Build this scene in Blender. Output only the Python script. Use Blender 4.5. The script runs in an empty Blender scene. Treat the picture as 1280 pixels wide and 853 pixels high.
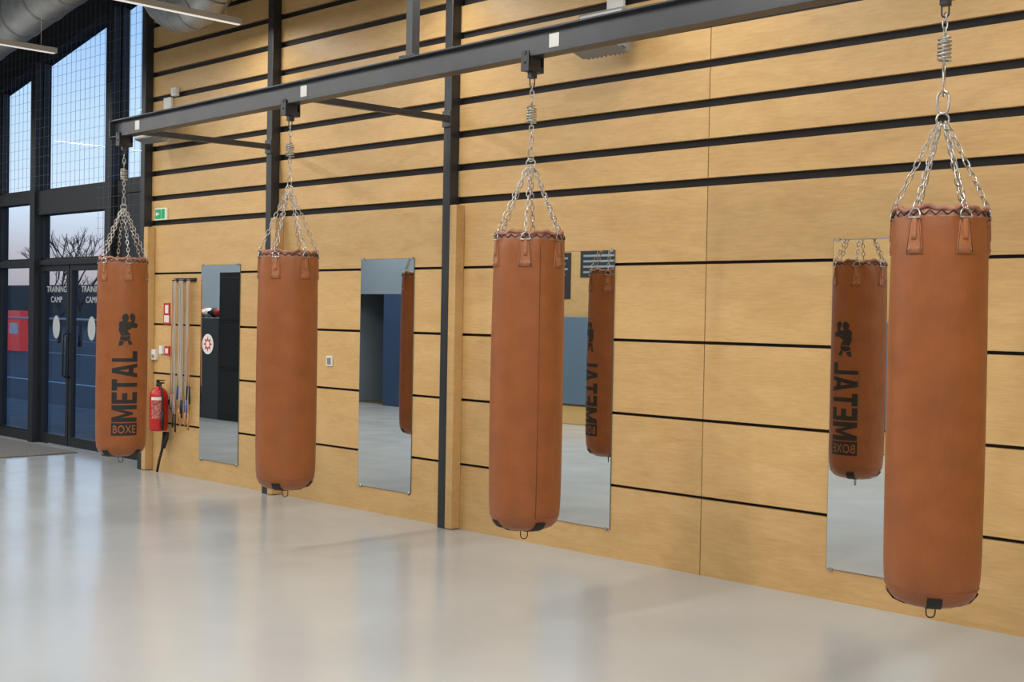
import bpy, bmesh, math, random
import numpy as np
from mathutils import Matrix, Vector
random.seed(7)
scene=bpy.context.scene
# ------------------------------------------------------------------ helpers
class MB:
    def __init__(s): s.v=[];s.f=[];s.m=[];s.sm=[]
    def quad(s,pts,mi=0,sm=False):
        b=len(s.v); s.v+= [tuple(p) for p in pts]; s.f.append(tuple(range(b,b+len(pts)))); s.m.append(mi); s.sm.append(sm)
    def box(s,x0,x1,y0,y1,z0,z1,mi=0):
        b=len(s.v)
        s.v+=[(x0,y0,z0),(x1,y0,z0),(x1,y1,z0),(x0,y1,z0),(x0,y0,z1),(x1,y0,z1),(x1,y1,z1),(x0,y1,z1)]
        for q in [(0,3,2,1),(4,5,6,7),(0,1,5,4),(1,2,6,5),(2,3,7,6),(3,0,4,7)]:
            s.f.append(tuple(b+i for i in q)); s.m.append(mi); s.sm.append(False)
    def hexa(s,p,mi=0):
        b=len(s.v); s.v+=[tuple(q) for q in p]
        for q in [(0,3,2,1),(4,5,6,7),(0,1,5,4),(1,2,6,5),(2,3,7,6),(3,0,4,7)]:
            s.f.append(tuple(b+i for i in q)); s.m.append(mi); s.sm.append(False)
    def rev(s,prof,c,n=32,mi=0,rf=None):
        b=len(s.v)
        for (r,z) in prof:
            for i in range(n):
                a=2*math.pi*i/n; rr=r if rf is None else rf(r,z,a)
                s.v.append((c[0]+rr*math.cos(a),c[1]+rr*math.sin(a),c[2]+z))
        for j in range(len(prof)-1):
            for i in range(n):
                k=(i+1)%n
                s.f.append((b+j*n+i,b+j*n+k,b+(j+1)*n+k,b+(j+1)*n+i)); s.m.append(mi); s.sm.append(True)
        for j,rv in ((0,True),(len(prof)-1,False)):
            if prof[j][0]>1e-4:
                q=[b+j*n+i for i in range(n)]
                if rv: q=q[::-1]
                s.f.append(tuple(q)); s.m.append(mi); s.sm.append(False)
    def tube(s,pts,r,n=8,closed=False,mi=0,taper=None):
        P=[Vector(p) for p in pts]; N=len(P); b=len(s.v)
        prev=None
        for i in range(N):
            if closed: t=(P[(i+1)%N]-P[i-1])
            else: t=P[min(i+1,N-1)]-P[max(i-1,0)]
            t.normalize()
            if prev is None:
                up=Vector((0,0,1)) if abs(t.z)<.9 else Vector((1,0,0))
                u=t.cross(up).normalized()
            else:
                u=(prev-t*prev.dot(t)).normalized()
            prev=u; w=t.cross(u)
            rr=r if taper is None else r*taper[i]
            for k in range(n):
                a=2*math.pi*k/n
                s.v.append(tuple(P[i]+(u*math.cos(a)+w*math.sin(a))*rr))
        for i in range(N if closed else N-1):
            j=(i+1)%N
            for k in range(n):
                l=(k+1)%n
                s.f.append((b+i*n+k,b+i*n+l,b+j*n+l,b+j*n+k)); s.m.append(mi); s.sm.append(True)
        if not closed:
            s.f.append(tuple(b+k for k in range(n))[::-1]); s.m.append(mi); s.sm.append(False)
            s.f.append(tuple(b+(N-1)*n+k for k in range(n))); s.m.append(mi); s.sm.append(False)
    def cyl(s,p0,p1,r,n=12,mi=0): s.tube([p0,p1],r,n,False,mi)
    def link(s,c,d,side,L,Wd,r,mi=0,n=6):
        c=Vector(c); d=Vector(d).normalized(); side=Vector(side); side=(side-d*side.dot(d)).normalized()
        hw=Wd/2; hl=L/2-hw; pts=[]
        for k in range(7):
            a=math.pi*k/6; pts.append(c+d*(hl+hw*math.sin(a))+side*hw*math.cos(a))
        for k in range(7):
            a=math.pi*k/6; pts.append(c-d*(hl+hw*math.sin(a))-side*hw*math.cos(a))
        s.tube(pts,r,n,True,mi)
    def chain(s,p0,p1,pitch=.03,r=.003,Wd=.02,mi=0):
        p0=Vector(p0);p1=Vector(p1);d=p1-p0;L=d.length;n=max(1,round(L/pitch));pt=L/n
        dn=d.normalized(); a=Vector((.6,.8,0)); a=(a-dn*a.dot(dn)).normalized(); b2=dn.cross(a)
        for i in range(n):
            s.link(p0+dn*pt*(i+.5),dn,a if i%2 else b2,pt+2.6*r,Wd,r,mi)
    def obj(s,name,mats,parent=None,bevel=0,segs=2):
        me=bpy.data.meshes.new(name); me.from_pydata(s.v,[],s.f); 
        for m in mats: me.materials.append(m)
        me.polygons.foreach_set('material_index',s.m); me.polygons.foreach_set('use_smooth',s.sm)
        me.update()
        o=bpy.data.objects.new(name,me); scene.collection.objects.link(o)
        if parent: o.parent=parent
        if bevel:
            bv=o.modifiers.new('bv','BEVEL'); bv.width=bevel; bv.segments=segs; bv.limit_method='ANGLE'
        return o
def empty(name,loc=(0,0,0)):
    e=bpy.data.objects.new(name,None); scene.collection.objects.link(e); e.empty_display_size=.1
    return e
# ------------------------------------------------------------------ materials
def mat(name,col,rough=.5,metal=0.,spec=.5,noise=None,bump=None,coat=0,emit=None,estr=0):
    m=bpy.data.materials.new(name); m.use_nodes=True; nt=m.node_tree; b=nt.nodes['Principled BSDF']
    b.inputs['Base Color'].default_value=(*col,1); b.inputs['Roughness'].default_value=rough
    b.inputs['Metallic'].default_value=metal; b.inputs['Specular IOR Level'].default_value=spec
    b.inputs['Coat Weight'].default_value=coat
    if emit: b.inputs['Emission Color'].default_value=(*emit,1); b.inputs['Emission Strength'].default_value=estr
    tc=nt.nodes.new('ShaderNodeTexCoord')
    if noise:
        sc,amt=noise
        n=nt.nodes.new('ShaderNodeTexNoise'); n.inputs['Scale'].default_value=sc; n.inputs['Detail'].default_value=5
        nt.links.new(tc.outputs['Object'],n.inputs['Vector'])
        r=nt.nodes.new('ShaderNodeValToRGB'); r.color_ramp.elements[0].position=.3; r.color_ramp.elements[1].position=.7
        r.color_ramp.elements[0].color=(*[c*(1-amt) for c in col],1); r.color_ramp.elements[1].color=(*[min(1,c*(1+amt)) for c in col],1)
        nt.links.new(n.outputs['Fac'],r.inputs['Fac']); nt.links.new(r.outputs['Color'],b.inputs['Base Color'])
    if bump:
        sc,st,ds=bump
        n2=nt.nodes.new('ShaderNodeTexNoise'); n2.inputs['Scale'].default_value=sc; n2.inputs['Detail'].default_value=4
        nt.links.new(tc.outputs['Object'],n2.inputs['Vector'])
        bp=nt.nodes.new('ShaderNodeBump'); bp.inputs['Strength'].default_value=st; bp.inputs['Distance'].default_value=ds
        nt.links.new(n2.outputs['Fac'],bp.inputs['Height']); nt.links.new(bp.outputs['Normal'],b.inputs['Normal'])
    return m
def plywood(name,tint=1.0):
    m=bpy.data.materials.new(name); m.use_nodes=True; nt=m.node_tree; b=nt.nodes['Principled BSDF']; L=nt.links
    tc=nt.nodes.new('ShaderNodeTexCoord'); geo=nt.nodes.new('ShaderNodeNewGeometry')
    off=nt.nodes.new('ShaderNodeVectorMath'); off.operation='SCALE'; 
    cmb=nt.nodes.new('ShaderNodeCombineXYZ')
    for i in range(3): L.new(geo.outputs['Random Per Island'],cmb.inputs[i])
    L.new(cmb.outputs[0],off.inputs[0]); off.inputs['Scale'].default_value=37
    add=nt.nodes.new('ShaderNodeVectorMath'); L.new(tc.outputs['Object'],add.inputs[0]); L.new(off.outputs[0],add.inputs[1])
    mp=nt.nodes.new('ShaderNodeMapping'); mp.inputs['Scale'].default_value=(1.6,4,5.0); L.new(add.outputs[0],mp.inputs[0])
    n=nt.nodes.new('ShaderNodeTexNoise'); n.inputs['Scale'].default_value=1.6; n.inputs['Detail'].default_value=8; n.inputs['Roughness'].default_value=.7; n.inputs['Distortion'].default_value=.5
    L.new(mp.outputs[0],n.inputs['Vector'])
    r=nt.nodes.new('ShaderNodeValToRGB'); e=r.color_ramp.elements
    e[0].position=.25; e[1].position=.75
    e[0].color=(.53*tint,.322*tint,.122*tint,1); e[1].color=(.66*tint,.438*tint,.196*tint,1)
    L.new(n.outputs['Fac'],r.inputs['Fac'])
    mp2=nt.nodes.new('ShaderNodeMapping'); mp2.inputs['Scale'].default_value=(9,60,90); L.new(add.outputs[0],mp2.inputs[0])
    n2=nt.nodes.new('ShaderNodeTexNoise'); n2.inputs['Scale'].default_value=1; n2.inputs['Detail'].default_value=3; L.new(mp2.outputs[0],n2.inputs['Vector'])
    hs=nt.nodes.new('ShaderNodeHueSaturation'); L.new(r.outputs[0],hs.inputs['Color'])
    mr=nt.nodes.new('ShaderNodeMapRange'); mr.inputs['To Min'].default_value=.93; mr.inputs['To Max'].default_value=1.06
    L.new(geo.outputs['Random Per Island'],mr.inputs['Value'])
    mr2=nt.nodes.new('ShaderNodeMapRange'); mr2.inputs['From Min'].default_value=.3; mr2.inputs['From Max'].default_value=.7; mr2.inputs['To Min'].default_value=.93; mr2.inputs['To Max'].default_value=1.05
    L.new(n2.outputs['Fac'],mr2.inputs['Value'])
    mu=nt.nodes.new('ShaderNodeMath'); mu.operation='MULTIPLY'; L.new(mr.outputs[0],mu.inputs[0]); L.new(mr2.outputs[0],mu.inputs[1])
    L.new(mu.outputs[0],hs.inputs['Value']); L.new(hs.outputs[0],b.inputs['Base Color'])
    b.inputs['Roughness'].default_value=.42; b.inputs['Specular IOR Level'].default_value=.4
    return m
def glassm(name,tint=(.86,.91,.94)):
    m=bpy.data.materials.new(name); m.use_nodes=True; nt=m.node_tree; nt.nodes.clear(); L=nt.links
    o=nt.nodes.new('ShaderNodeOutputMaterial'); t=nt.nodes.new('ShaderNodeBsdfTransparent'); g=nt.nodes.new('ShaderNodeBsdfGlossy')
    g.inputs['Roughness'].default_value=.01; t.inputs[0].default_value=(*tint,1)
    fr=nt.nodes.new('ShaderNodeFresnel'); fr.inputs[0].default_value=1.3
    mx=nt.nodes.new('ShaderNodeMixShader'); L.new(fr.outputs[0],mx.inputs[0]); L.new(t.outputs[0],mx.inputs[1]); L.new(g.outputs[0],mx.inputs[2]); L.new(mx.outputs[0],o.inputs[0])
    return m
def leather(name,col):
    m=mat(name,col,.42,0,.5,noise=(9,.12))
    nt=m.node_tree; b=nt.nodes['Principled BSDF']; L=nt.links; tc=nt.nodes.new('ShaderNodeTexCoord')
    n1=nt.nodes.new('ShaderNodeTexNoise'); n1.inputs['Scale'].default_value=240; n1.inputs['Detail'].default_value=3; L.new(tc.outputs['Object'],n1.inputs['Vector'])
    mp=nt.nodes.new('ShaderNodeMapping'); mp.inputs['Scale'].default_value=(9,9,4); L.new(tc.outputs['Object'],mp.inputs[0])
    n2=nt.nodes.new('ShaderNodeTexNoise'); n2.inputs['Scale'].default_value=1; n2.inputs['Detail'].default_value=3; L.new(mp.outputs[0],n2.inputs['Vector'])
    b1=nt.nodes.new('ShaderNodeBump'); b1.inputs['Strength'].default_value=.4; b1.inputs['Distance'].default_value=.002; L.new(n1.outputs[0],b1.inputs['Height'])
    b2=nt.nodes.new('ShaderNodeBump'); b2.inputs['Strength'].default_value=.35; b2.inputs['Distance'].default_value=.02; L.new(n2.outputs[0],b2.inputs['Height']); L.new(b1.outputs[0],b2.inputs['Normal'])
    L.new(b2.outputs[0],b.inputs['Normal'])
    return m
M_ply=plywood('plywood'); M_ply2=plywood('plywood_dull',.75)
M_gap=mat('black_gap',(.008,.008,.009),.7)
M_steel=mat('charcoal_steel',(.022,.025,.030),.42,0,.5,noise=(8,.15))
M_beam=mat('beam_paint',(.030,.035,.044),.38,.0,.6,noise=(6,.2))
M_frame=mat('facade_frame',(.012,.014,.018),.5)
M_leather=leather('brown_leather',(.270,.081,.019))
M_leather_lt=mat('brown_leather_patch',(.36,.13,.05),.45,0,.5,noise=(30,.15),bump=(200,.3,.002))
M_leather_top=mat('brown_leather_rim',(.32,.14,.085),.5,0,.5,noise=(25,.2),bump=(120,.5,.003))
M_black=mat('black_print',(.012,.010,.009),.55)
M_lace=mat('black_lace',(.015,.012,.012),.8)
M_orange=mat('print_orange',(.30,.09,.025),.5)
M_chrome=mat('zinc_chain',(.48,.48,.46),.28,1.0,.5,noise=(60,.15))
M_mirror=mat('mirror_silver',(.86,.89,.88),.0,1.0)
M_medge=mat('mirror_edge',(.10,.14,.13),.2)
M_clip=mat('mirror_clip',(.5,.5,.5),.3,1)
M_white=mat('white_plastic',(.75,.75,.72),.4)
M_letter=mat('vinyl_lettering',(.45,.48,.50),.5)
M_red=mat('red_paint',(.48,.015,.012),.3)
M_redpl=mat('red_plastic',(.5,.03,.02),.4)
M_green=mat('exit_green',(.0,.30,.10),.4,emit=(.0,.5,.15),estr=.15)
M_signw=mat('sign_white',(.7,.8,.7),.4,emit=(.8,1,.85),estr=.15)
M_grey=mat('grey_housing',(.22,.23,.24),.45)
M_rubber=mat('black_rubber',(.012,.012,.013),.6)
M_blue=mat('blue_paint',(.022,.048,.11),.5,noise=(2,.1))
M_bluegrey=mat('bluegrey_paint',(.20,.25,.30),.6,noise=(2,.06))
M_pad=mat('blue_pad',(.09,.14,.20),.5)
M_yellow=mat('yellow_strip',(.55,.36,.13),.5)
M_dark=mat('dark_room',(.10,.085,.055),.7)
M_duct=mat('galvanised_duct',(.42,.43,.44),.42,.6,noise=(9,.12))
M_ceil=mat('ceiling_deck',(.36,.37,.39),.7,noise=(3,.06))
M_rope=mat('grey_rope',(.45,.41,.35),.7)
M_ropeo=mat('orange_rope',(.50,.25,.10),.6)
M_ropeb=mat('blue_handle',(.02,.06,.30),.4)
M_glass=glassm('clear_glass'); 
M_mat=mat('coir_mat',(.16,.15,.13),.95,noise=(40,.25),bump=(300,.6,.004))
M_net=mat('net_cord',(.12,.14,.17),.7)
M_ground=mat('outdoor_turf',(.022,.030,.040),.8,noise=(.4,.3))
M_pave=mat('outdoor_paving',(.10,.11,.12),.8,noise=(2,.2))
M_line=mat('turf_line',(.5,.55,.6),.7)
M_bark=mat('bark',(.05,.045,.045),.9)
M_bld=mat('outdoor_building',(.035,.04,.05),.8)
M_lampw=mat('lamp_housing',(.6,.6,.58),.4)
M_lampd=mat('lamp_diffuser',(.8,.8,.78),.5,emit=(1,.96,.9),estr=.5)
# floor
def floorm():
    m=bpy.data.materials.new('resin_floor'); m.use_nodes=True; nt=m.node_tree; b=nt.nodes['Principled BSDF']; L=nt.links
    tc=nt.nodes.new('ShaderNodeTexCoord')
    n=nt.nodes.new('ShaderNodeTexNoise'); n.inputs['Scale'].default_value=.7; n.inputs['Detail'].default_value=6; L.new(tc.outputs['Object'],n.inputs['Vector'])
    r=nt.nodes.new('ShaderNodeValToRGB'); e=r.color_ramp.elements; e[0].position=.3;e[1].position=.7
    e[0].color=(.375,.395,.40,1); e[1].color=(.43,.45,.455,1); L.new(n.outputs[0],r.inputs[0]); L.new(r.outputs[0],b.inputs['Base Color'])
    n2=nt.nodes.new('ShaderNodeTexNoise'); n2.inputs['Scale'].default_value=2.2; n2.inputs['Detail'].default_value=4; L.new(tc.outputs['Object'],n2.inputs['Vector'])
    mr=nt.nodes.new('ShaderNodeMapRange'); mr.inputs['From Min'].default_value=.3; mr.inputs['From Max'].default_value=.7; mr.inputs['To Min'].default_value=.16; mr.inputs['To Max'].default_value=.24
    L.new(n2.outputs[0],mr.inputs[0]); L.new(mr.outputs[0],b.inputs['Roughness'])
    n3=nt.nodes.new('ShaderNodeTexNoise'); n3.inputs['Scale'].default_value=9; n3.inputs['Detail'].default_value=3; L.new(tc.outputs['Object'],n3.inputs['Vector'])
    bp=nt.nodes.new('ShaderNodeBump'); bp.inputs['Strength'].default_value=.06; bp.inputs['Distance'].default_value=.01
    L.new(n3.outputs[0],bp.inputs['Height']); L.new(bp.outputs[0],b.inputs['Normal'])
    b.inputs['Specular IOR Level'].default_value=.55
    return m
M_floor=floorm()
# ------------------------------------------------------------------ room shell
XL,XR,YB=-18.2,4.0,-7.6
def ceil(x): return 5.15+.2*(x+13.07)
m=MB(); m.box(XL-.2,XR+.2,YB-.2,.40,-.1,0); m.obj('floor',[M_floor])
m=MB(); m.hexa([(XL-.2,YB-.2,ceil(XL-.2)),(XR+.2,YB-.2,ceil(XR+.2)),(XR+.2,.6,ceil(XR+.2)),(XL-.2,.6,ceil(XL-.2)),
  (XL-.2,YB-.2,ceil(XL-.2)+.2),(XR+.2,YB-.2,ceil(XR+.2)+.2),(XR+.2,.6,ceil(XR+.2)+.2),(XL-.2,.6,ceil(XL-.2)+.2)])
x=XL
while x<XR:   # deck ribs
    m.hexa([(x,YB,ceil(x)-.05),(x+.12,YB,ceil(x+.12)-.05),(x+.12,.3,ceil(x+.12)-.05),(x,.3,ceil(x)-.05),(x,YB,ceil(x)),(x+.12,YB,ceil(x+.12)),(x+.12,.3,ceil(x+.12)),(x,.3,ceil(x))]); x+=.3
m.obj('ceiling',[M_ceil])
# right wall (plywood panels on a dark backing)
m=MB()
XW0=-11.55
def wallback(x0,x1,mi=0):
    m.hexa([(x0,.03,0),(x1,.03,0),(x1,.2,0),(x0,.2,0),(x0,.03,ceil(x0)),(x1,.03,ceil(x1)),(x1,.2,ceil(x1)),(x0,.2,ceil(x0))],mi)
wallback(XW0,XR)
bays=[(-11.44,-9.345),(-9.265,-7.045),(-6.965,-4.693),(-4.687,-2.40),(-2.29,0.0),(0.006,2.3),(2.306,XR)]
rows=[(0.0,.474),(.494,.956),(.976,1.441),(1.461,1.940),(1.960,2.424)]
for (x0,x1) in bays:
    for (z0,z1) in rows: m.box(x0,x1,0,.03,z0,z1,1)
    z=2.476
    while z+.2<ceil(x0):
        m.box(x0,x1,0.0,.03,z,z+.193,1); z+=.245
m.obj('wall_right',[M_gap,M_ply])
# posts
for i,xp in enumerate([-11.48,-9.305,-7.005,-2.345]):
    q=MB(); q.box(xp-.04,xp+.04,-.085,.03,0,ceil(xp-.05)-.06)
    q.obj('steel_column',[M_steel],bevel=.004)
    q=MB(); q.box(xp+.042,xp+.115,-.085,-.001,0.005,2.41)
    q.obj('trim_%d'%(i+1),[M_ply],bevel=.003)
# back / end walls
m=MB()
m.box(-14.0,XR,YB-.15,YB,0,2.6,0)
m.box(-17.0,-14.0,YB-.15,YB,0,1.93,1)
m.box(XL,-14.0,YB-.15,YB,1.93,2.6,2)
m.hexa([(XL,YB-.15,2.6),(XR,YB-.15,2.6),(XR,YB,2.6),(XL,YB,2.6),(XL,YB-.15,ceil(XL)),(XR,YB-.15,ceil(XR)),(XR,YB,ceil(XR)),(XL,YB,ceil(XL))],2)
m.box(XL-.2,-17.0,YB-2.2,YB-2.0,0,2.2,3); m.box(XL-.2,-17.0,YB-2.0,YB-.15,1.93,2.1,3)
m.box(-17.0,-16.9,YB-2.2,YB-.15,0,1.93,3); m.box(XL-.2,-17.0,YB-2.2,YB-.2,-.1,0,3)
WB=m.obj('wall_back',[M_ply2,M_blue,M_bluegrey,M_dark])
m=MB(); m.box(XL-.2,XL,YB-2.2,.4,0,ceil(XL)); m.obj('wall_left',[M_bluegrey])
m=MB(); m.box(XR,XR+.2,YB-.2,.4,0,ceil(XR)); m.obj('wall_near',[M_ply2])
# pads on the back wall
m=MB()
x=-13.9
while x<2:
    m.box(x,x+.97,YB+.001,YB+.07,.30,1.6,0); x+=1.0
m.box(-13.9,2.05,YB+.001,YB+.03,.0,.28,1)
m.obj('wall_pad',[M_pad,M_yellow],bevel=.012)
# posters
for (x0,x1,z0,z1) in [(-12.98,-12.66,1.86,2.55),(-12.47,-11.7,2.18,2.58),(-11.5,-11.0,1.9,2.5)]:
    m=MB(); m.box(x0,x1,YB+.001,YB+.008,z0,z1,0)
    for k in range(4): m.box(x0+.06,x1-.06-.05*(k%2),YB+.008,YB+.010,z1-.10-.08*k,z1-.07-.08*k,1)
    m.obj('poster_sheet',[M_rubber,M_bluegrey],WB)
# ------------------------------------------------------------------ facade
YF=.32
m=MB()
def wtop(x): return 4.75+.2*(x+13.07)
# solid parts
m.box(XL,-15.80,YF-.04,YF+.1,0,4.15)
for (x0,x1) in [(-15.80,-15.64),(-14.62,-14.50),(-12.80,-12.65),(-11.62,-11.54)]:
    m.hexa([(x0,YF-.12,0),(x1,YF-.12,0),(x1,YF+.08,0),(x0,YF+.08,0),(x0,YF-.12,ceil(x0)),(x1,YF-.12,ceil(x1)),(x1,YF+.08,ceil(x1)),(x0,YF+.08,ceil(x0))])
# top fascia band
m.hexa([(XL,YF-.10,wtop(XL)),(-11.54,YF-.10,wtop(-11.54)),(-11.54,YF+.1,wtop(-11.54)),(XL,YF+.1,wtop(XL)),
        (XL,YF-.10,ceil(XL)),(-11.54,YF-.10,ceil(-11.54)),(-11.54,YF+.1,ceil(-11.54)),(XL,YF+.1,ceil(XL))])
m.box(-15.64,-14.62,YF-.06,YF+.08,2.83,2.97); m.box(-14.50,-12.80,YF-.08,YF+.08,2.68,2.96); m.box(-12.65,-11.62,YF-.06,YF+.08,2.83,2.97)
m.box(-15.64,-14.62,YF-.06,YF+.08,2.07,2.15); m.box(-14.50,-12.80,YF-.06,YF+.08,2.09,2.15)
m.box(-15.64,-14.62,YF-.06,YF+.08,0,.10)
m.box(-12.65,-11.62,YF-.04,YF+.08,0,2.83)
FAC=m.obj('wall_facade',[M_frame],bevel=.004)
def pane(n,x0,x1,z0,z1a,z1b):
    m=MB()
    m.quad([(x0,YF,z0),(x1,YF,z0),(x1,YF,z1b),(x0,YF,z1a)],0)
    t=.025
    m.box(x0,x0+t,YF-.02,YF+.03,z0,z1a,1); m.box(x1-t,x1,YF-.02,YF+.03,z0,z1b,1); m.box(x0,x1,YF-.02,YF+.03,z0,z0+t,1)
    m.obj('window_%d'%n,[M_glass,M_frame])
pane(1,-15.64,-14.62,2.97,wtop(-15.64),wtop(-14.62)); pane(2,-14.50,-12.80,2.96,wtop(-14.5),wtop(-12.8)); pane(3,-12.65,-11.62,2.97,wtop(-12.65),wtop(-11.62))
pane(4,-15.64,-14.62,2.15,2.83,2.83); pane(5,-14.50,-12.80,2.15,2.68,2.68); pane(6,-15.64,-14.62,.10,2.07,2.07)
# doors
def text_mesh(body,offset=0.0,spacing=1.0):
    cu=bpy.data.curves.new('txt','FONT'); cu.body=body; cu.size=1; cu.offset=offset; cu.space_character=spacing; cu.fill_mode='FRONT'
    o=bpy.data.objects.new('txt',cu); scene.collection.objects.link(o); bpy.context.view_layer.update()
    dg=bpy.context.evaluated_depsgraph_get(); me=bpy.data.meshes.new_from_object(o.evaluated_get(dg))
    bpy.data.objects.remove(o); bpy.data.curves.remove(cu)
    vs=[v.co.copy() for v in me.vertices]; x0=min(v.x for v in vs);x1=max(v.x for v in vs);y0=min(v.y for v in vs);y1=max(v.y for v in vs)
    for v in me.vertices: v.co=Vector(((v.co.x-(x0+x1)/2)/(x1-x0),(v.co.y-(y0+y1)/2)/(y1-y0),0))
    return me
def flat_text(name,body,cx,y,cz,w,h,mt,parent=None,off=.02):
    me=text_mesh(body,off)
    for v in me.vertices: v.co=Vector((cx+v.co.x*w,y,cz+v.co.y*h))
    me.materials.clear(); me.materials.append(mt)
    o=bpy.data.objects.new(name,me); scene.collection.objects.link(o); o.parent=parent; return o
for i,(x0,x1) in enumerate([(-14.50,-13.79),(-13.77,-12.80)]):
    e=empty('door_%d'%(i+1))
    q=MB(); t=.055
    q.box(x0,x0+t,YF-.03,YF+.03,0.01,2.09); q.box(x1-t,x1,YF-.03,YF+.03,0.01,2.09); q.box(x0+t,x1-t,YF-.03,YF+.03,2.02,2.09); q.box(x0+t,x1-t,YF-.03,YF+.03,.01,.12)
    hx=x1-.03 if i==0 else x0+.03
    q.tube([(hx,YF-.03,.8),(hx,YF-.08,.82),(hx,YF-.08,1.28),(hx,YF-.03,1.3)],.012,8)
    q.obj('frame',[M_frame],e)
    q=MB(); q.quad([(x0+t,YF,.12),(x1-t,YF,.12),(x1-t,YF,2.02),(x0+t,YF,2.02)]); q.obj('glass',[M_glass],e)
    cx=(x0+x1)/2
    flat_text('lettering','TRAINING',cx,YF-.004,1.81,.5,.07,M_letter,e,.01)
    flat_text('lettering_2','CAMP',cx,YF-.004,1.69,.28,.07,M_letter,e,.01)
    q=MB(); n=24; q.quad([(cx+.09*math.cos(2*math.pi*k/n),YF-.004,1.37+.135*math.sin(2*math.pi*k/n)) for k in range(n)]); q.obj('oval_sticker',[M_letter],e)
# net
m=MB(); x=-15.6; NR=.0009
while x<-11.6:
    m.box(x-NR,x+NR,.155,.158,2.3 if x>-12.9 else 2.95,ceil(x)-.06); x+=.11
z=2.35
while z<4.7:
    xs=-12.9 if z<2.95 else -15.6
    if z>4.55: xs=max(xs,-13.07+(z+.15-5.15)/.2)
    m.box(xs,-11.6,.155,.158,z-NR,z+NR); z+=.11
m.obj('safety_net',[M_net],FAC)
m=MB(); m.box(-16.3,-13.15,-.78,.10,0,.014); m.obj('entrance_mat',[M_mat],bevel=.004)
# ------------------------------------------------------------------ ducts
def duct(pts,r):
    m=MB(); m.tube(pts,r,28)
    P=[Vector(p) for p in pts]
    for i in range(len(P)-1):
        L=(P[i+1]-P[i]).length; n=max(1,int(L/.45)); d=(P[i+1]-P[i]).normalized()
        for k in range(n):
            c=P[i]+(P[i+1]-P[i])*(k+.5)/n; m.tube([c-d*.012,c+d*.012],r*1.035,28)
    return m.obj('ventilation_duct',[M_duct])
duct([(-17.9,-.55,3.86),(-15,-.55,4.38),(-11.9,-.55,4.90)],.24)
pts=[]
for k in range(13):
    a=math.pi*k/12; pts.append((-10.05-.62*math.cos(a),-.45,4.88-.62*math.sin(a)+.0))
duct([(-10.67,-.45,5.45)]+pts+[(-9.43,-.45,5.6)],.19)
# ------------------------------------------------------------------ linear lamps
def lamp(x,yc,z,L=1.7,power=40):
    e=empty('linear_ceiling_lamp')
    m=MB(); m.box(x-.025,x+.025,yc-L/2,yc+L/2,z,z+.05,0); m.box(x-.020,x+.020,yc-L/2+.02,yc+L/2-.02,z-.006,z,1)
    for yy in (yc-L/2+.15,yc+L/2-.15): m.cyl((x,yy,z+.05),(x,yy,ceil(x)-.04),.003,6,0)
    m.obj('housing',[M_lampw,M_lampd],e)
    ld=bpy.data.lights.new('tube_light','AREA'); ld.shape='RECTANGLE'; ld.size=.06; ld.size_y=L-.05; ld.energy=power; ld.color=(1,.965,.91)
    lo=bpy.data.objects.new('tube_light',ld); scene.collection.objects.link(lo); lo.location=(x,yc,z-.012); lo.parent=e
for k in range(9):
    x=-16.8+2.45*k
    if k==2: x=-11.9
    if k==3: x=-9.44
    zz=4.07 if k>0 else 3.9
    for yc,pw in ((-1.64 if k<=2 else -1.15,26),(-3.9,52),(-6.5,50)): lamp(x,yc,zz,1.7,pw)
# ------------------------------------------------------------------ mirrors
for (x0,z0,z1) in [(-10.50,.19,2.02),(-8.10,.20,2.03),(-6.08,.19,2.045),(-3.80,.18,2.065)]:
    x1=x0+.655; e=empty('wall_mirror'); e.location=(x1,0,0)
    W=x1-x0
    m=MB(); m.box(-W,0,-.007,-.001,z0,z1,1); m.quad([(-W+.002,-.0075,z0+.002),(-.002,-.0075,z0+.002),(-.002,-.0075,z1-.002),(-W+.002,-.0075,z1-.002)],0); m.obj('glass',[M_mirror,M_medge],e)
    m=MB()
    for cx in (-W+.03,-.03):
        for cz in (z0+.0,z1-.0): m.cyl((cx,.0,cz),(cx,-.014,cz),.012,12)
    m.obj('clips',[M_clip],e)
    if x0<-10:
        m=MB(); n=32; c=(-10.37-x1,1.28)
        m.quad([(c[0]+.095*math.cos(2*math.pi*k/n),-.0085,c[1]+.095*math.sin(2*math.pi*k/n)) for k in range(n)],0)
        m.quad([(c[0]+(.075 if k%2==0 else .04)*math.sin(math.pi*k/8),-.0092,c[1]+(.075 if k%2==0 else .04)*math.cos(math.pi*k/8)) for k in range(16)][::-1],1)
        m.quad([(c[0]+.03*math.cos(2*math.pi*k/n),-.0096,c[1]+.03*math.sin(2*math.pi*k/n)) for k in range(n)],0)
        m.obj('star_sticker',[M_white,M_redpl],e)
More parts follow.
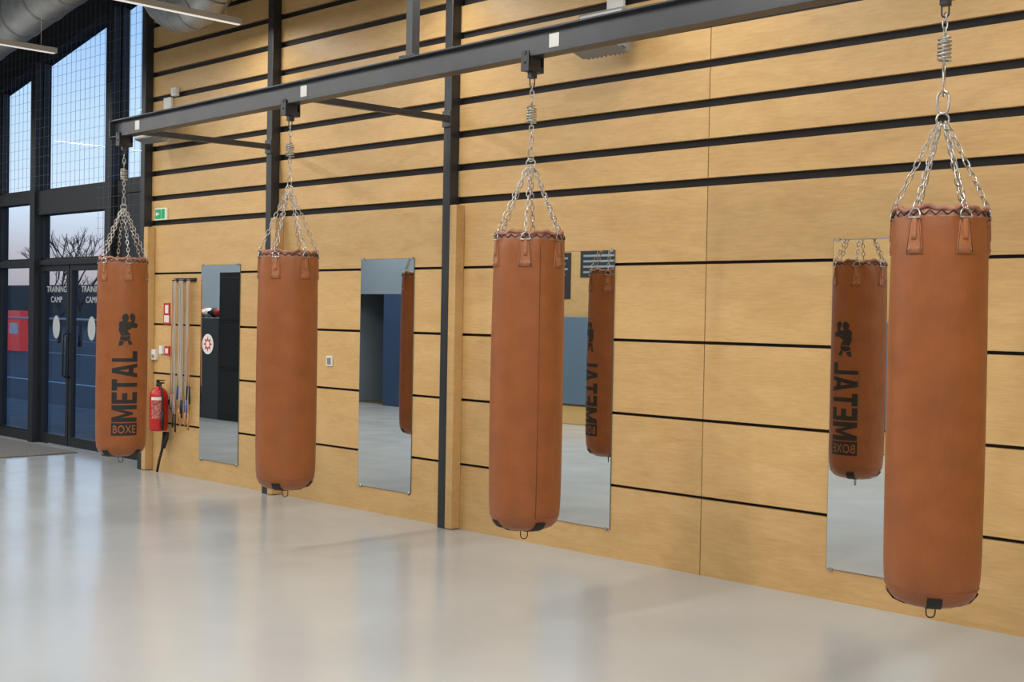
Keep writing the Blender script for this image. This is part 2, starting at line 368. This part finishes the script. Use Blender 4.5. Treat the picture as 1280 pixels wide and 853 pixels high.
# ------------------------------------------------------------------ beam (runs very slightly out of parallel with the wall)
def ybm(x): return -1.70-.033*(x+4.6)
e=empty('overhead_steel_beam'); e.location=(-4.6,-1.70,0); e.rotation_euler=(0,0,math.atan(-.033))
lx=lambda X:(X+4.6)/math.cos(math.atan(.033))
m=MB(); zb,zt=2.935,3.07
b0,b1=lx(-9.27),lx(XR)
m.box(b0,b1,-.045,.045,zb,zb+.010); m.box(b0,b1,-.045,.045,zt-.010,zt); m.box(b0,b1,-.004,.004,zb,zt)
m.box(b0-.01,b0,-.05,.05,zb-.01,zt+.01)
m.obj('i_beam',[M_beam],e,bevel=.002)
m=MB()
for xl in (-8.90,-6.66,-4.42): m.box(lx(xl)-.035,lx(xl)+.035,-.0065,-.0045,zb+.035,zb+.105)
m.obj('paper_labels',[M_white],e)
m=MB()
def arm(p0,p1,h=.022):
    p0=Vector(p0);p1=Vector(p1); d=(p1-p0).normalized(); s=d.cross(Vector((0,0,1))).normalized()*h; u=Vector((0,0,h))
    m.hexa([p0-s-u,p0+s-u,p1+s-u,p1-s-u,p0-s+u,p0+s+u,p1+s+u,p1-s+u])
arm((-6.99,ybm(-6.99)+.04,3.03),(-6.99,-.09,3.05)); m.box(-7.05,-6.96,-.098,-.085,2.99,3.11)
arm((-9.20,ybm(-9.2)+.04,3.00),(-9.30,-.09,3.03)); m.box(-9.35,-9.26,-.098,-.085,2.97,3.09)
arm((-2.32,ybm(-2.3)+.04,3.03),(-2.32,-.09,3.05))
for xh in (-5.57,-1.2):
    yh=ybm(xh)
    m.box(xh-.028,xh+.028,yh-.028,yh+.028,zt,ceil(xh)-.05); m.box(xh-.07,xh+.07,yh-.045,yh+.045,zt,zt+.012)
o=m.obj('brackets',[M_beam],None,bevel=.002)
bpy.context.view_layer.update(); o.parent=e; o.matrix_parent_inverse=e.matrix_world.inverted()
# ------------------------------------------------------------------ punching bags
BASE=[(0.0,-.020),(.06,-.018),(.11,-.010),(.150,.006),(.172,.028),(.184,.058),(.1895,.095),(.1925,.16),(.194,.30),(.195,.5),(.195,.75),(.194,1.0),(.192,1.2),(.190,1.35),(.187,1.44),(.184,1.485),(.178,1.512),(.165,1.526),(.13,1.525),(.06,1.512),(0,1.508)]
SC=.99; PROF=[(r*SC,z) for r,z in BASE]; RB=.195*SC
def rad(zl): return float(np.interp(zl,[p[1] for p in PROF[:17]],[p[0] for p in PROF[:17]]))
def wrap_mesh(me,R,phi,c,zc,cutw=.014):
    bm=bmesh.new(); bm.from_mesh(me)
    us=[v.co.x for v in bm.verts]; u=min(us)+cutw
    while u<max(us):
        bmesh.ops.bisect_plane(bm,geom=bm.verts[:]+bm.edges[:]+bm.faces[:],plane_co=(u,0,0),plane_no=(1,0,0)); u+=cutw
    for v in bm.verts:
        z=zc+v.co.y; a=phi+v.co.x/R; rr=rad(z-c[2])+.0018+v.co.z
        v.co=Vector((c[0]+rr*math.cos(a),c[1]+rr*math.sin(a),z))
    bm.to_mesh(me); bm.free()
def poly_me(polys):
    me=bpy.data.meshes.new('p'); v=[];f=[]
    for p in polys:
        b=len(v); v+=[(x,y,0) for x,y in p]; f.append(tuple(range(b,b+len(p))))
    me.from_pydata(v,[],f); return me
def ell(cx,cy,a,b,rot=0,n=16):
    out=[]
    for k in range(n):
        t=2*math.pi*k/n; x=a*math.cos(t);y=b*math.sin(t); out.append((cx+x*math.cos(rot)-y*math.sin(rot),cy+x*math.sin(rot)+y*math.cos(rot)))
    return out
def addme(name,me,mt,parent):
    me.materials.clear(); me.materials.append(mt); o=bpy.data.objects.new(name,me); scene.collection.objects.link(o); o.parent=parent; return o
def block_letters():
    L={}
    L['M']=[[(0,0),(.26,0),(.26,1),(0,1)],[(.74,0),(1,0),(1,1),(.74,1)],[(.26,1),(.26,.62),(.44,.16),(.5,.16),(.5,.46)],[(.74,1),(.5,.46),(.5,.16),(.56,.16),(.74,.62)]]
    L['E']=[[(0,0),(.34,0),(.34,1),(0,1)],[(.34,0),(1,0),(1,.2),(.34,.2)],[(.34,.4),(.92,.4),(.92,.6),(.34,.6)],[(.34,.8),(1,.8),(1,1),(.34,1)]]
    L['T']=[[(0,.79),(1,.79),(1,1),(0,1)],[(.33,0),(.67,0),(.67,.79),(.33,.79)]]
    L['A']=[[(0,0),(.28,0),(.5,.72),(.5,1),(.34,1)],[(1,0),(.66,1),(.5,1),(.5,.72),(.72,0)],[(.28,.17),(.72,.17),(.66,.36),(.34,.36)]]
    L['L']=[[(0,0),(.34,0),(.34,1),(0,1)],[(.34,0),(1,0),(1,.21),(.34,.21)]]
    return L
BL=block_letters()
def block_word(word,widths,gap,total_w,h):
    tot=sum(widths[ch] for ch in word)+gap*(len(word)-1); k=total_w/tot; x=-total_w/2; polys=[]
    for ch in word:
        w=widths[ch]*k
        for p in BL[ch]: polys.append([(x+px*w,(py-.5)*h) for px,py in p])
        x+=w+gap*k
    return polys
def bag(bx,ZB,text_phi,patch0,seam,var=0,scl=.99):
    global SC,PROF,RB
    SC=scl; PROF=[(r*SC,z) for r,z in BASE]; RB=.195*SC
    YBM=ybm(bx)
    c=(bx,YBM,ZB); e=empty('punching_bag'); rnd=random.Random(int(bx*100))
    ph=[rnd.uniform(0,6.28) for _ in range(8)]
    prof=[]
    for i in range(len(PROF)-1):
        (r0,z0),(r1,z1)=PROF[i],PROF[i+1]; n=max(1,int(abs(z1-z0)/.03)) 
        for k in range(n): t=k/n; prof.append((r0+(r1-r0)*t,z0+(z1-z0)*t))
    prof.append(PROF[-1])
    def rf(r,z,a):
        if r<1e-4: return r
        k=0
        if z>1.40: k=(z-1.40)/.12*.006
        w=math.sin(9*a+ph[0])*.6+math.sin(14*a+ph[1])*.5+math.sin(23*a+ph[2])*.3
        return r+k*w+.0007*math.sin(3*a+ph[3]+z*4)
    m=MB(); m.rev(prof,c,96,0,rf)
    o=m.obj('leather_body',[M_leather,M_leather_top],e)
    for p in o.data.polygons:
        if p.center.z>ZB+1.492: p.material_index=1
    m=MB(); n=96; pts=[]
    for k in range(n):
        a=2*math.pi*k/n; rr=(.176+.004*math.sin(11*a+ph[4]))*SC; pts.append((c[0]+rr*math.cos(a),c[1]+rr*math.sin(a),ZB+1.519+.007*math.sin(7*a+ph[5])+.004*math.sin(17*a)))
    m.tube(pts,.010,8,True,1)
    zz=[]; nz=52
    for k in range(nz):
        a=2*math.pi*k/nz; z=1.508 if k%2 else 1.492; r=.1885*SC
        zz.append((c[0]+(r)*math.cos(a),c[1]+(r)*math.sin(a),ZB+z))
    m.tube(zz,.0030,6,True,0)
    m.obj('lacing',[M_lace,M_leather_top],e)
    m=MB(); ch=MB(); zr=2.39
    ringc=Vector((c[0],c[1],zr))
    for k in range(6):
        a=patch0+k*math.pi/3
        d=Vector((math.cos(a),math.sin(a),0)); t=Vector((-math.sin(a),math.cos(a),0))
        def P(u,z,off): 
            aa=a+u/RB; rr=rad(z)+off; return (c[0]+rr*math.cos(aa),c[1]+rr*math.sin(aa),ZB+z)
        def prism(w0,w1,z0,z1,o0,o1,mi):
            N=6; rowsn=6; b=len(m.v)
            for j in range(rowsn+1):
                s=j/rowsn; w=w0+(w1-w0)*s; z=z0+(z1-z0)*s
                for i in range(N+1): m.v.append(P(-w+2*w*i/N,z,o1))
            for j in range(rowsn):
                for i in range(N):
                    q=b+j*(N+1)+i; m.f.append((q,q+1,q+N+2,q+N+1)); m.m.append(mi); m.sm.append(True)
            border=[b+i for i in range(N+1)]+[b+j*(N+1)+N for j in range(1,rowsn+1)]+[b+rowsn*(N+1)+i for i in range(N-1,-1,-1)]+[b+j*(N+1) for j in range(rowsn-1,0,-1)]
            b2=len(m.v)
            for idx in border:
                x,y,z=m.v[idx]; vx,vy=x-c[0],y-c[1]; L=math.hypot(vx,vy); f=(L-(o1-o0))/L; m.v.append((c[0]+vx*f,c[1]+vy*f,z))
            nb=len(border)
            for i in range(nb):
                m.f.append((border[i],b2+i,b2+(i+1)%nb,border[(i+1)%nb])); m.m.append(mi); m.sm.append(False)
        prism(.036,.022,1.345,1.475,-.002,.005,0)
        st=[P(-.031,1.352,.006),P(.031,1.352,.006),P(.018,1.468,.006),P(-.018,1.468,.006)]
        m.tube(st,.0009,5,True,2)
        prism(.010,.010,1.40,1.485,.002,.009,0)
        for (u,z) in ((-.020,1.365),(.020,1.365),(0,1.425)):
            p0=Vector(P(u,z,.004)); m.tube([p0,p0+d*.005],.005,8,False,1)
        pc=Vector(P(0,1.482,.010)); dr=[]
        for q in range(9):
            an=math.pi*q/8; dr.append(pc+t*.024*math.cos(an)+Vector((0,0,1))*(.036*math.sin(an))+d*(-.006*math.sin(an)))
        m.tube(dr,.0032,6,True,1)
        top=pc+Vector((0,0,.034))-d*.006
        ch.chain(ringc+d*.016+Vector((0,0,-.012)),top,.031,.0026,.019)
    m.obj('hanging_patches',[M_leather_lt,M_chrome,M_lace],e)
    R=[ringc+Vector((0.024*math.cos(q*math.pi/8)*math.cos(.7),0.024*math.cos(q*math.pi/8)*math.sin(.7),.024*math.sin(q*math.pi/8))) for q in range(16)]
    ch.tube(R,.0042,8,True)
    vx=lambda z:(c[0],c[1],z)
    if var==0:
        ch.link((c[0],c[1],2.435),(0,0,1),(1,.3,0),.07,.03,.0036); 
        ch.chain(vx(2.465),vx(2.585),.031,.0028,.019); s0,s1=2.60,2.685
        ch.chain(vx(2.70),vx(2.80),.031,.0028,.019)
    else:
        ch.link((c[0],c[1],2.455),(0,0,1),(1,.3,0),.085,.042,.005)
        ch.link((c[0],c[1],2.53),(0,0,1),(.3,-1,0),.10,.024,.004); ch.chain(vx(2.57),vx(2.60),.03,.0028,.019); s0,s1=2.615,2.705
        ch.chain(vx(2.715),vx(2.80),.031,.0028,.019)
    sp=[]; turns=6
    for q in range(turns*14+1):
        an=2*math.pi*q/14; sp.append((c[0]+.023*math.cos(an),c[1]+.023*math.sin(an),s0+(s1-s0)*q/(turns*14)))
    ch.tube(sp,.0050,8)
    ch.cyl(vx(s0-.02),vx(s1+.02),.004,8); 
    ch.obj('chains_and_spring',[M_chrome],e)
    # trolley clamp under the beam
    m=MB()
    m.box(c[0]-.028,c[0]+.028,YBM-.058,YBM-.050,2.86,2.965); m.box(c[0]-.028,c[0]+.028,YBM+.050,YBM+.058,2.86,2.965)
    m.box(c[0]-.026,c[0]+.026,YBM-.056,YBM+.056,2.862,2.890); m.box(c[0]-.016,c[0]+.016,YBM-.02,YBM+.02,2.83,2.865)
    for sy in (-1,1): m.cyl((c[0],YBM+sy*.03,2.955),(c[0],YBM+sy*.062,2.955),.011,12)
    m.cyl((c[0],YBM-.064,2.905),(c[0],YBM+.064,2.905),.006,8)
    m.box(c[0]-.022,c[0]+.022,YBM-.04,YBM+.04,2.885,2.936)
    m.link((c[0],c[1],2.815),(0,0,1),(1,.2,0),.06,.028,.004)
    m.obj('trolley_clamp',[M_steel],e,bevel=.0015)
    # bottom straps and loop
    m=MB()
    for k in range(4):
        a=patch0+math.radians(35)+k*math.pi/2; b=len(m.v)
        zs=[(r*SC,z) for r,z in [(.0,-.020),(.06,-.018),(.11,-.010),(.150,.006),(.172,.028),(.179,.040)]]
        for (r,z) in zs:
            w=.028
            for s in (-1,0,1):
                x=r*math.cos(a)-s*w*math.sin(a); y=r*math.sin(a)+s*w*math.cos(a); L=math.hypot(x,y)
                off=.0025; f=(min(L,r+.002)+off)/L if L>.05 else 1
                m.v.append((c[0]+x*f,c[1]+y*f,ZB+z-(.003 if r<.16 else 0)))
        for j in range(len(zs)-1):
            for i in range(2):
                q=b+j*3+i; m.f.append((q,q+1,q+4,q+3)); m.m.append(0); m.sm.append(True)
    m.link((c[0],c[1],ZB-.042),(0,0,1),(.7,.7,0),.055,.036,.0028,1)
    m.tube([(c[0]+.1865*SC*math.cos(2*math.pi*k/64),c[1]+.1865*SC*math.sin(2*math.pi*k/64),ZB+.062) for k in range(64)],.0013,5,True,2)
    if seam is not None:
        m.tube([(c[0]+(rad(z)+.0003)*math.cos(seam),c[1]+(rad(z)+.0003)*math.sin(seam),ZB+z) for z in np.linspace(.06,1.49,30)],.0018,5,False,3)
    m.obj('bottom_straps',[M_lace,M_steel,M_orange,M_seam],e)
    # print
    W={'M':1.25,'E':.85,'T':.85,'A':1.05,'L':.8}; dz=ZB-.50+.02
    polys=[[(-y,x) for x,y in p] for p in block_word('METAL',W,.12,.545,.195)]
    me=poly_me(polys); wrap_mesh(me,RB,text_phi,c,1.015+dz); addme('print_letters',me,M_black,e)
    me=poly_me([[(-.1,-.048),(.1,-.048),(.1,.048),(-.1,.048)]]); wrap_mesh(me,RB,text_phi,c,.686+dz); addme('print_box',me,M_black,e)
    me=text_mesh('BOXE',.012,1.1)
    for v in me.vertices: v.co=Vector((v.co.x*.172,v.co.y*.062,.0012))
    wrap_mesh(me,RB,text_phi,c,.686+dz); addme('print_box_letters',me,M_orange,e)
    B=[ell(-.02,.095,.026,.03),ell(.035,.10,.022,.028,.4),ell(.055,.035,.024,.020),ell(-.02,.035,.05,.035,-.3),
       [(-.06,.05),(-.03,.06),(.0,-.01),(.02,-.04),(-.05,-.045),(-.07,.0)],[(.0,.05),(.045,.085),(.055,.07),(.02,.02)],
       [(.01,.03),(.05,.05),(.05,.025),(.01,.005)],[(-.055,-.05),(.02,-.045),(.015,-.075),(-.02,-.085),(-.06,-.075)],
       [(-.06,-.08),(-.025,-.09),(-.045,-.12),(-.07,-.12)],[(-.005,-.083),(.02,-.078),(.035,-.11),(.01,-.115)]]
    me=poly_me(B); wrap_mesh(me,RB,text_phi+.1,c,1.45+dz); addme('print_boxer_logo',me,M_black,e)
M_seam=mat('seam_leather',(.12,.035,.010),.6)
rd=math.radians
bag(-9.12,.465,rd(-21),rd(-15),None)
bag(-6.815,.463,rd(110),rd(0),None,0,1.0)
bag(-4.58,.504,rd(88.6),rd(-52),rd(-28),0,.975)
bag(-2.292,.517,rd(90),rd(-94),None,1,.95)
# ------------------------------------------------------------------ wall items
e=empty('exit_sign'); m=MB(); m.box(-11.33,-11.13,-.03,-.001,2.475,2.59); m.obj('panel',[M_signw],e,bevel=.003)
m=MB(); m.box(-11.32,-11.21,-.033,-.0305,2.485,2.58,0); m.box(-11.20,-11.14,-.033,-.0305,2.485,2.58,0); 
m.quad([(-11.31,-.034,2.533),(-11.28,-.034,2.560),(-11.28,-.034,2.542),(-11.24,-.034,2.542),(-11.24,-.034,2.524),(-11.28,-.034,2.524),(-11.28,-.034,2.506)][::-1],1)
m.obj('pictogram',[M_green,M_white],e)
m=MB(); m.box(-11.02,-10.94,-.05,-.001,3.66,3.74); m.cyl((-10.98,-.05,3.70),(-10.98,-.062,3.70),.022,16); m.obj('motion_sensor',[M_white],bevel=.006)
m=MB(); m.box(-11.18,-11.06,-.006,-.001,1.45,1.66,0); m.box(-11.165,-11.075,-.008,-.006,1.47,1.54,1); m.box(-11.15,-11.09,-.008,-.006,1.56,1.64,1); m.obj('fire_safety_sign',[M_redpl,M_white])
m=MB(); m.box(-11.36,-11.28,-.035,-.001,1.10,1.20,0); m.box(-11.345,-11.295,-.038,-.035,1.115,1.15,1); m.obj('thermostat',[M_white,M_grey],bevel=.004)
m=MB(); m.box(-11.08,-10.99,-.05,-.001,1.15,1.24,0); m.box(-11.06,-11.01,-.053,-.05,1.17,1.22,1); m.obj('fire_alarm_call_point',[M_redpl,M_white],bevel=.005)
m=MB(); m.box(-11.22,-11.16,-.03,-.001,1.16,1.24,0); m.obj('alarm_reset_box',[M_white],bevel=.004)
m=MB(); m.box(-8.54,-8.46,-.012,-.001,1.15,1.235,0); m.box(-8.525,-8.475,-.016,-.012,1.165,1.22,1); m.obj('light_switch',[M_white,M_grey],bevel=.003)
# extinguisher
e=empty('fire_extinguisher'); c=(-11.07,-.11,.42)
m=MB(); m.rev([(0,0),(.078,.0),(.086,.012),(.088,.03),(.088,.34),(.080,.375),(.058,.405),(.030,.42),(.024,.435),(0,.435)],c,32,0); m.obj('tank',[M_red],e)
m=MB(); m.rev([(0.001,.43),(.026,.43),(.026,.46),(.001,.46)],c,16,0); 
m.box(c[0]-.02,c[0]+.08,c[1]-.014,c[1]+.014,c[2]+.46,c[2]+.472); m.box(c[0]-.02,c[0]+.09,c[1]-.012,c[1]+.012,c[2]+.485,c[2]+.495); m.box(c[0]-.025,c[0]-.01,c[1]-.014,c[1]+.014,c[2]+.45,c[2]+.495)
m.tube([(c[0]+.02,c[1]-.01,c[2]+.45),(c[0]+.07,c[1]-.02,c[2]+.44),(c[0]+.105,c[1]-.02,c[2]+.36),(c[0]+.108,c[1]-.02,c[2]+.15),(c[0]+.10,c[1]-.02,c[2]+.05)],.009,8)
m.tube([(c[0]+.108,c[1]-.02,c[2]+.2),(c[0]+.112,c[1]-.02,c[2]+.02)],.015,10)
m.box(c[0]-.02,c[0]+.02,c[1]+.08,-.001,c[2]+.25,c[2]+.30)
m.obj('valve_and_hose',[M_rubber],e)
m=MB()
N=10
for (z0,z1,a0,a1,mi) in ((.12,.29,-80,-5,0),(.30,.33,-80,-5,1)):
    for k in range(N):
        p=rd(a0+(a1-a0)*k/N); q=rd(a0+(a1-a0)*(k+1)/N); R=.0892
        m.quad([(c[0]+R*math.cos(p),c[1]+R*math.sin(p),c[2]+z0),(c[0]+R*math.cos(q),c[1]+R*math.sin(q),c[2]+z0),(c[0]+R*math.cos(q),c[1]+R*math.sin(q),c[2]+z1),(c[0]+R*math.cos(p),c[1]+R*math.sin(p),c[2]+z1)],mi,True)
m.obj('label',[mat('label_text',(.42,.12,.10),.5,noise=(60,.9)),M_white],e)
m=MB(); m.tube([(-11.07,-.05,.405),(-11.06,-.06,.34),(-11.07,-.07,.22),(-11.10,-.08,.12),(-11.12,-.09,.012)],.013,8); m.tube([(-11.03,-.04,.405),(-11.02,-.05,.34),(-11.06,-.06,.25)],.020,8)
m.obj('hanging_black_strap',[M_rubber])
# ropes
e=empty('skipping_ropes'); m=MB(); m.box(-10.96,-10.59,-.02,-.001,1.87,1.90,3)
rr=random.Random(3)
for k in range(9):
    x=-10.94+.042*k+rr.uniform(-.006,.006); y=-.045-.012*(k%3); zl=.55+rr.uniform(0,.35); mi=1 if k in(0,8) else 0; w=.014
    side=[]
    for j in range(13):
        t=j/12; side.append((zl+.02+(1.84-zl-.02)*t, w*(1.2-.6*t)+.007*math.sin(5*t+k)+.003*math.sin(13*t+2*k)))
    pts=[(x-s,y,z) for z,s in side]+[(x,y,1.885)]+[(x+s*.9,y-.004,z) for z,s in side[::-1]]
    m.tube(pts,.0055,8,False,mi)
    m.cyl((x,-.001,1.88),(x,y-.01,1.88),.005,8,3)
    for s in (-1,1): m.cyl((x+s*side[0][1],y,zl+.02),(x+s*side[0][1]*1.2,y,zl-.11-.02*(s+1)),.009,8,2 if k%3==0 else (1 if k%3==1 else 3))
m.obj('ropes',[M_rope,M_ropeo,M_ropeb,M_rubber],e)
# wall flood lights
def flood(x,z,tilt):
    e=empty('wall_floodlight'); m=MB()
    m.box(x-.14,x-.0,-.03,-.001,z+.12,z+.32)
    m.tube([(x-.07,-.02,z+.18),(x-.07,-.14,z+.16),(x-.03,-.20,z+.06)],.016,10)
    m.obj('bracket',[M_white],e,bevel=.004)
    m=MB(); m.box(-.19,.19,-.06,.06,-.13,.13,0)
    for k in range(10): m.box(-.175+.037*k,-.162+.037*k,.06,.095,-.12,.12,0)
    m.box(-.175,.175,-.064,-.06,-.115,.115,1)
    m.box(-.205,-.19,-.02,.02,-.12,.05,0); m.box(.19,.205,-.02,.02,-.12,.05,0)
    o=m.obj('lamp_head',[M_grey,M_lampw],e,bevel=.006)
    o.location=(x,-.22,z); o.rotation_euler=(rd(tilt),0,0)
flood(-5.38,3.43,-15); flood(-11.05,3.34,-15)
# ------------------------------------------------------------------ cabinet seen in the mirrors
e=empty('storage_cabinet'); m=MB(); m.box(-16.05,-15.2,-4.25,-3.72,0,2.15,0); m.box(-17.3,-16.06,-4.25,-3.72,0,1.48,1)
for k in range(3): m.box(-16.03+.0,-15.22,-3.72,-3.71,.1+.68*k,.72+.68*k,0)
m.obj('carcass',[M_rubber,mat('dark_grey_panel',(.05,.055,.06),.5)],e,bevel=.008)
def glove(x,y,z,mt,k):
    m=MB(); m.rev([(0,-.13),(.045,-.13),(.05,-.06),(.065,.0),(.075,.06),(.06,.12),(.03,.145),(0,.15)],(0,0,0),20,0); m.tube([(.05,0,-.02),(.085,0,.03),(.085,0,.07)],.026,10)
    o=m.obj('boxing_glove',[mt]); o.rotation_euler=(rd(90),0,rd(20+60*k)); o.location=(x,y,z)
glove(-16.95,-3.95,1.56,M_redpl,0); glove(-16.72,-3.92,1.56,M_white,1); glove(-16.5,-3.95,1.56,M_rubber,2); glove(-16.28,-3.95,1.56,M_redpl,3)
# ------------------------------------------------------------------ outdoors
m=MB(); m.box(-160,20,.45,140,-.12,-.02,0); m.box(-60,10,.46,3.2,-.02,-.012,2)
for yy in (6,14,22): m.box(-90,-5,yy,yy+.15,-.02,-.015,1)
m.obj('sports_field_ground',[M_ground,M_line,M_pave])
m=MB(); m.box(-120,-60,46,50,-.02,3.6); m.box(-85,-72,44,50,-.02,5.0); m.box(-58,-30,42,46,-.02,2.9); m.obj('clubhouse_building',[M_bld])
m=MB(); m.box(-46.0,-45.0,13.7,14.0,-.02,1.45,0); m.box(-45.85,-45.15,13.68,13.7,.6,1.0,1); m.obj('vending_kiosk',[mat('kiosk_red',(.5,.02,.02),.4,emit=(.5,.02,.02),estr=.5),M_white])
def tree(x,y,h,seed):
    r=random.Random(seed); m=MB()
    def br(p,d,L,rad_,dep):
        q=p+d*L; m.tube([p,(p+q)/2+Vector((r.uniform(-.05,.05),r.uniform(-.05,.05),0))*L,q],rad_,5,False,0,[1,.85,.65])
        if dep==0: return
        for _ in range(3 if dep>1 else 4):
            nd=(d+Vector((r.uniform(-.8,.8),r.uniform(-.8,.8),r.uniform(-.15,.6)))).normalized(); br(q-d*L*r.uniform(0,.35),nd,L*r.uniform(.6,.8),rad_*.6,dep-1)
    br(Vector((x,y,-.05)),Vector((0,0,1)),h*.3,.10,5); m.obj('bare_tree',[M_bark])
tree(-50,18.5,6.4,1); tree(-55,20,5.6,5)
m=MB()
for k in range(14): m.cyl((-75+4*k,12+k*.2,-.02),(-75+4*k,12+k*.2,1.2),.04,6); 
m.tube([(-75,12,1.2),(-23,14.6,1.2)],.04,6); m.obj('field_railing',[M_line])
m=MB(); m.cyl((-38,15.5,-.02),(-38,15.5,14),.11,10); m.obj('floodlight_mast',[M_bld])
# world
w=bpy.data.worlds.new('dusk'); scene.world=w; w.use_nodes=True; nt=w.node_tree; bg=nt.nodes['Background']
tc=nt.nodes.new('ShaderNodeTexCoord'); sx=nt.nodes.new('ShaderNodeSeparateXYZ'); nt.links.new(tc.outputs['Generated'],sx.inputs[0])
rp=nt.nodes.new('ShaderNodeValToRGB'); nt.links.new(sx.outputs['Z'],rp.inputs[0]); el=rp.color_ramp.elements
el[0].position=.0; el[0].color=(.36,.31,.34,1); el[1].position=1; el[1].color=(.05,.12,.30,1)
for p,cc in ((.04,(.52,.49,.54)),(.08,(.70,.83,1.0)),(.14,(.58,.77,1.0)),(.20,(.40,.62,.97)),(.35,(.14,.32,.66))):
    q=el.new(p); q.color=(*cc,1)
nt.links.new(rp.outputs[0],bg.inputs[0]); bg.inputs[1].default_value=1.2
# ------------------------------------------------------------------ camera
f=1585.;a=math.atan(1604/f);p=math.atan(32/f);r=0.018
fw=Vector((-math.cos(a)*math.cos(p),math.sin(a)*math.cos(p),-math.sin(p)))
r0=Vector((math.sin(a),math.cos(a),0));u0=r0.cross(fw)
R=r0*math.cos(r)+u0*math.sin(r);U=u0*math.cos(r)-r0*math.sin(r)
cd=bpy.data.cameras.new('camera');co=bpy.data.objects.new('camera',cd);scene.collection.objects.link(co);scene.camera=co
cd.sensor_width=36; cd.lens=f*36/1280; cd.clip_start=.05; cd.clip_end=500
M=Matrix(((R.x,U.x,-fw.x,0),(R.y,U.y,-fw.y,-6.45),(R.z,U.z,-fw.z,1.6),(0,0,0,1)))
co.matrix_world=M
scene.view_settings.view_transform='Standard'
scene.view_settings.exposure=0.0
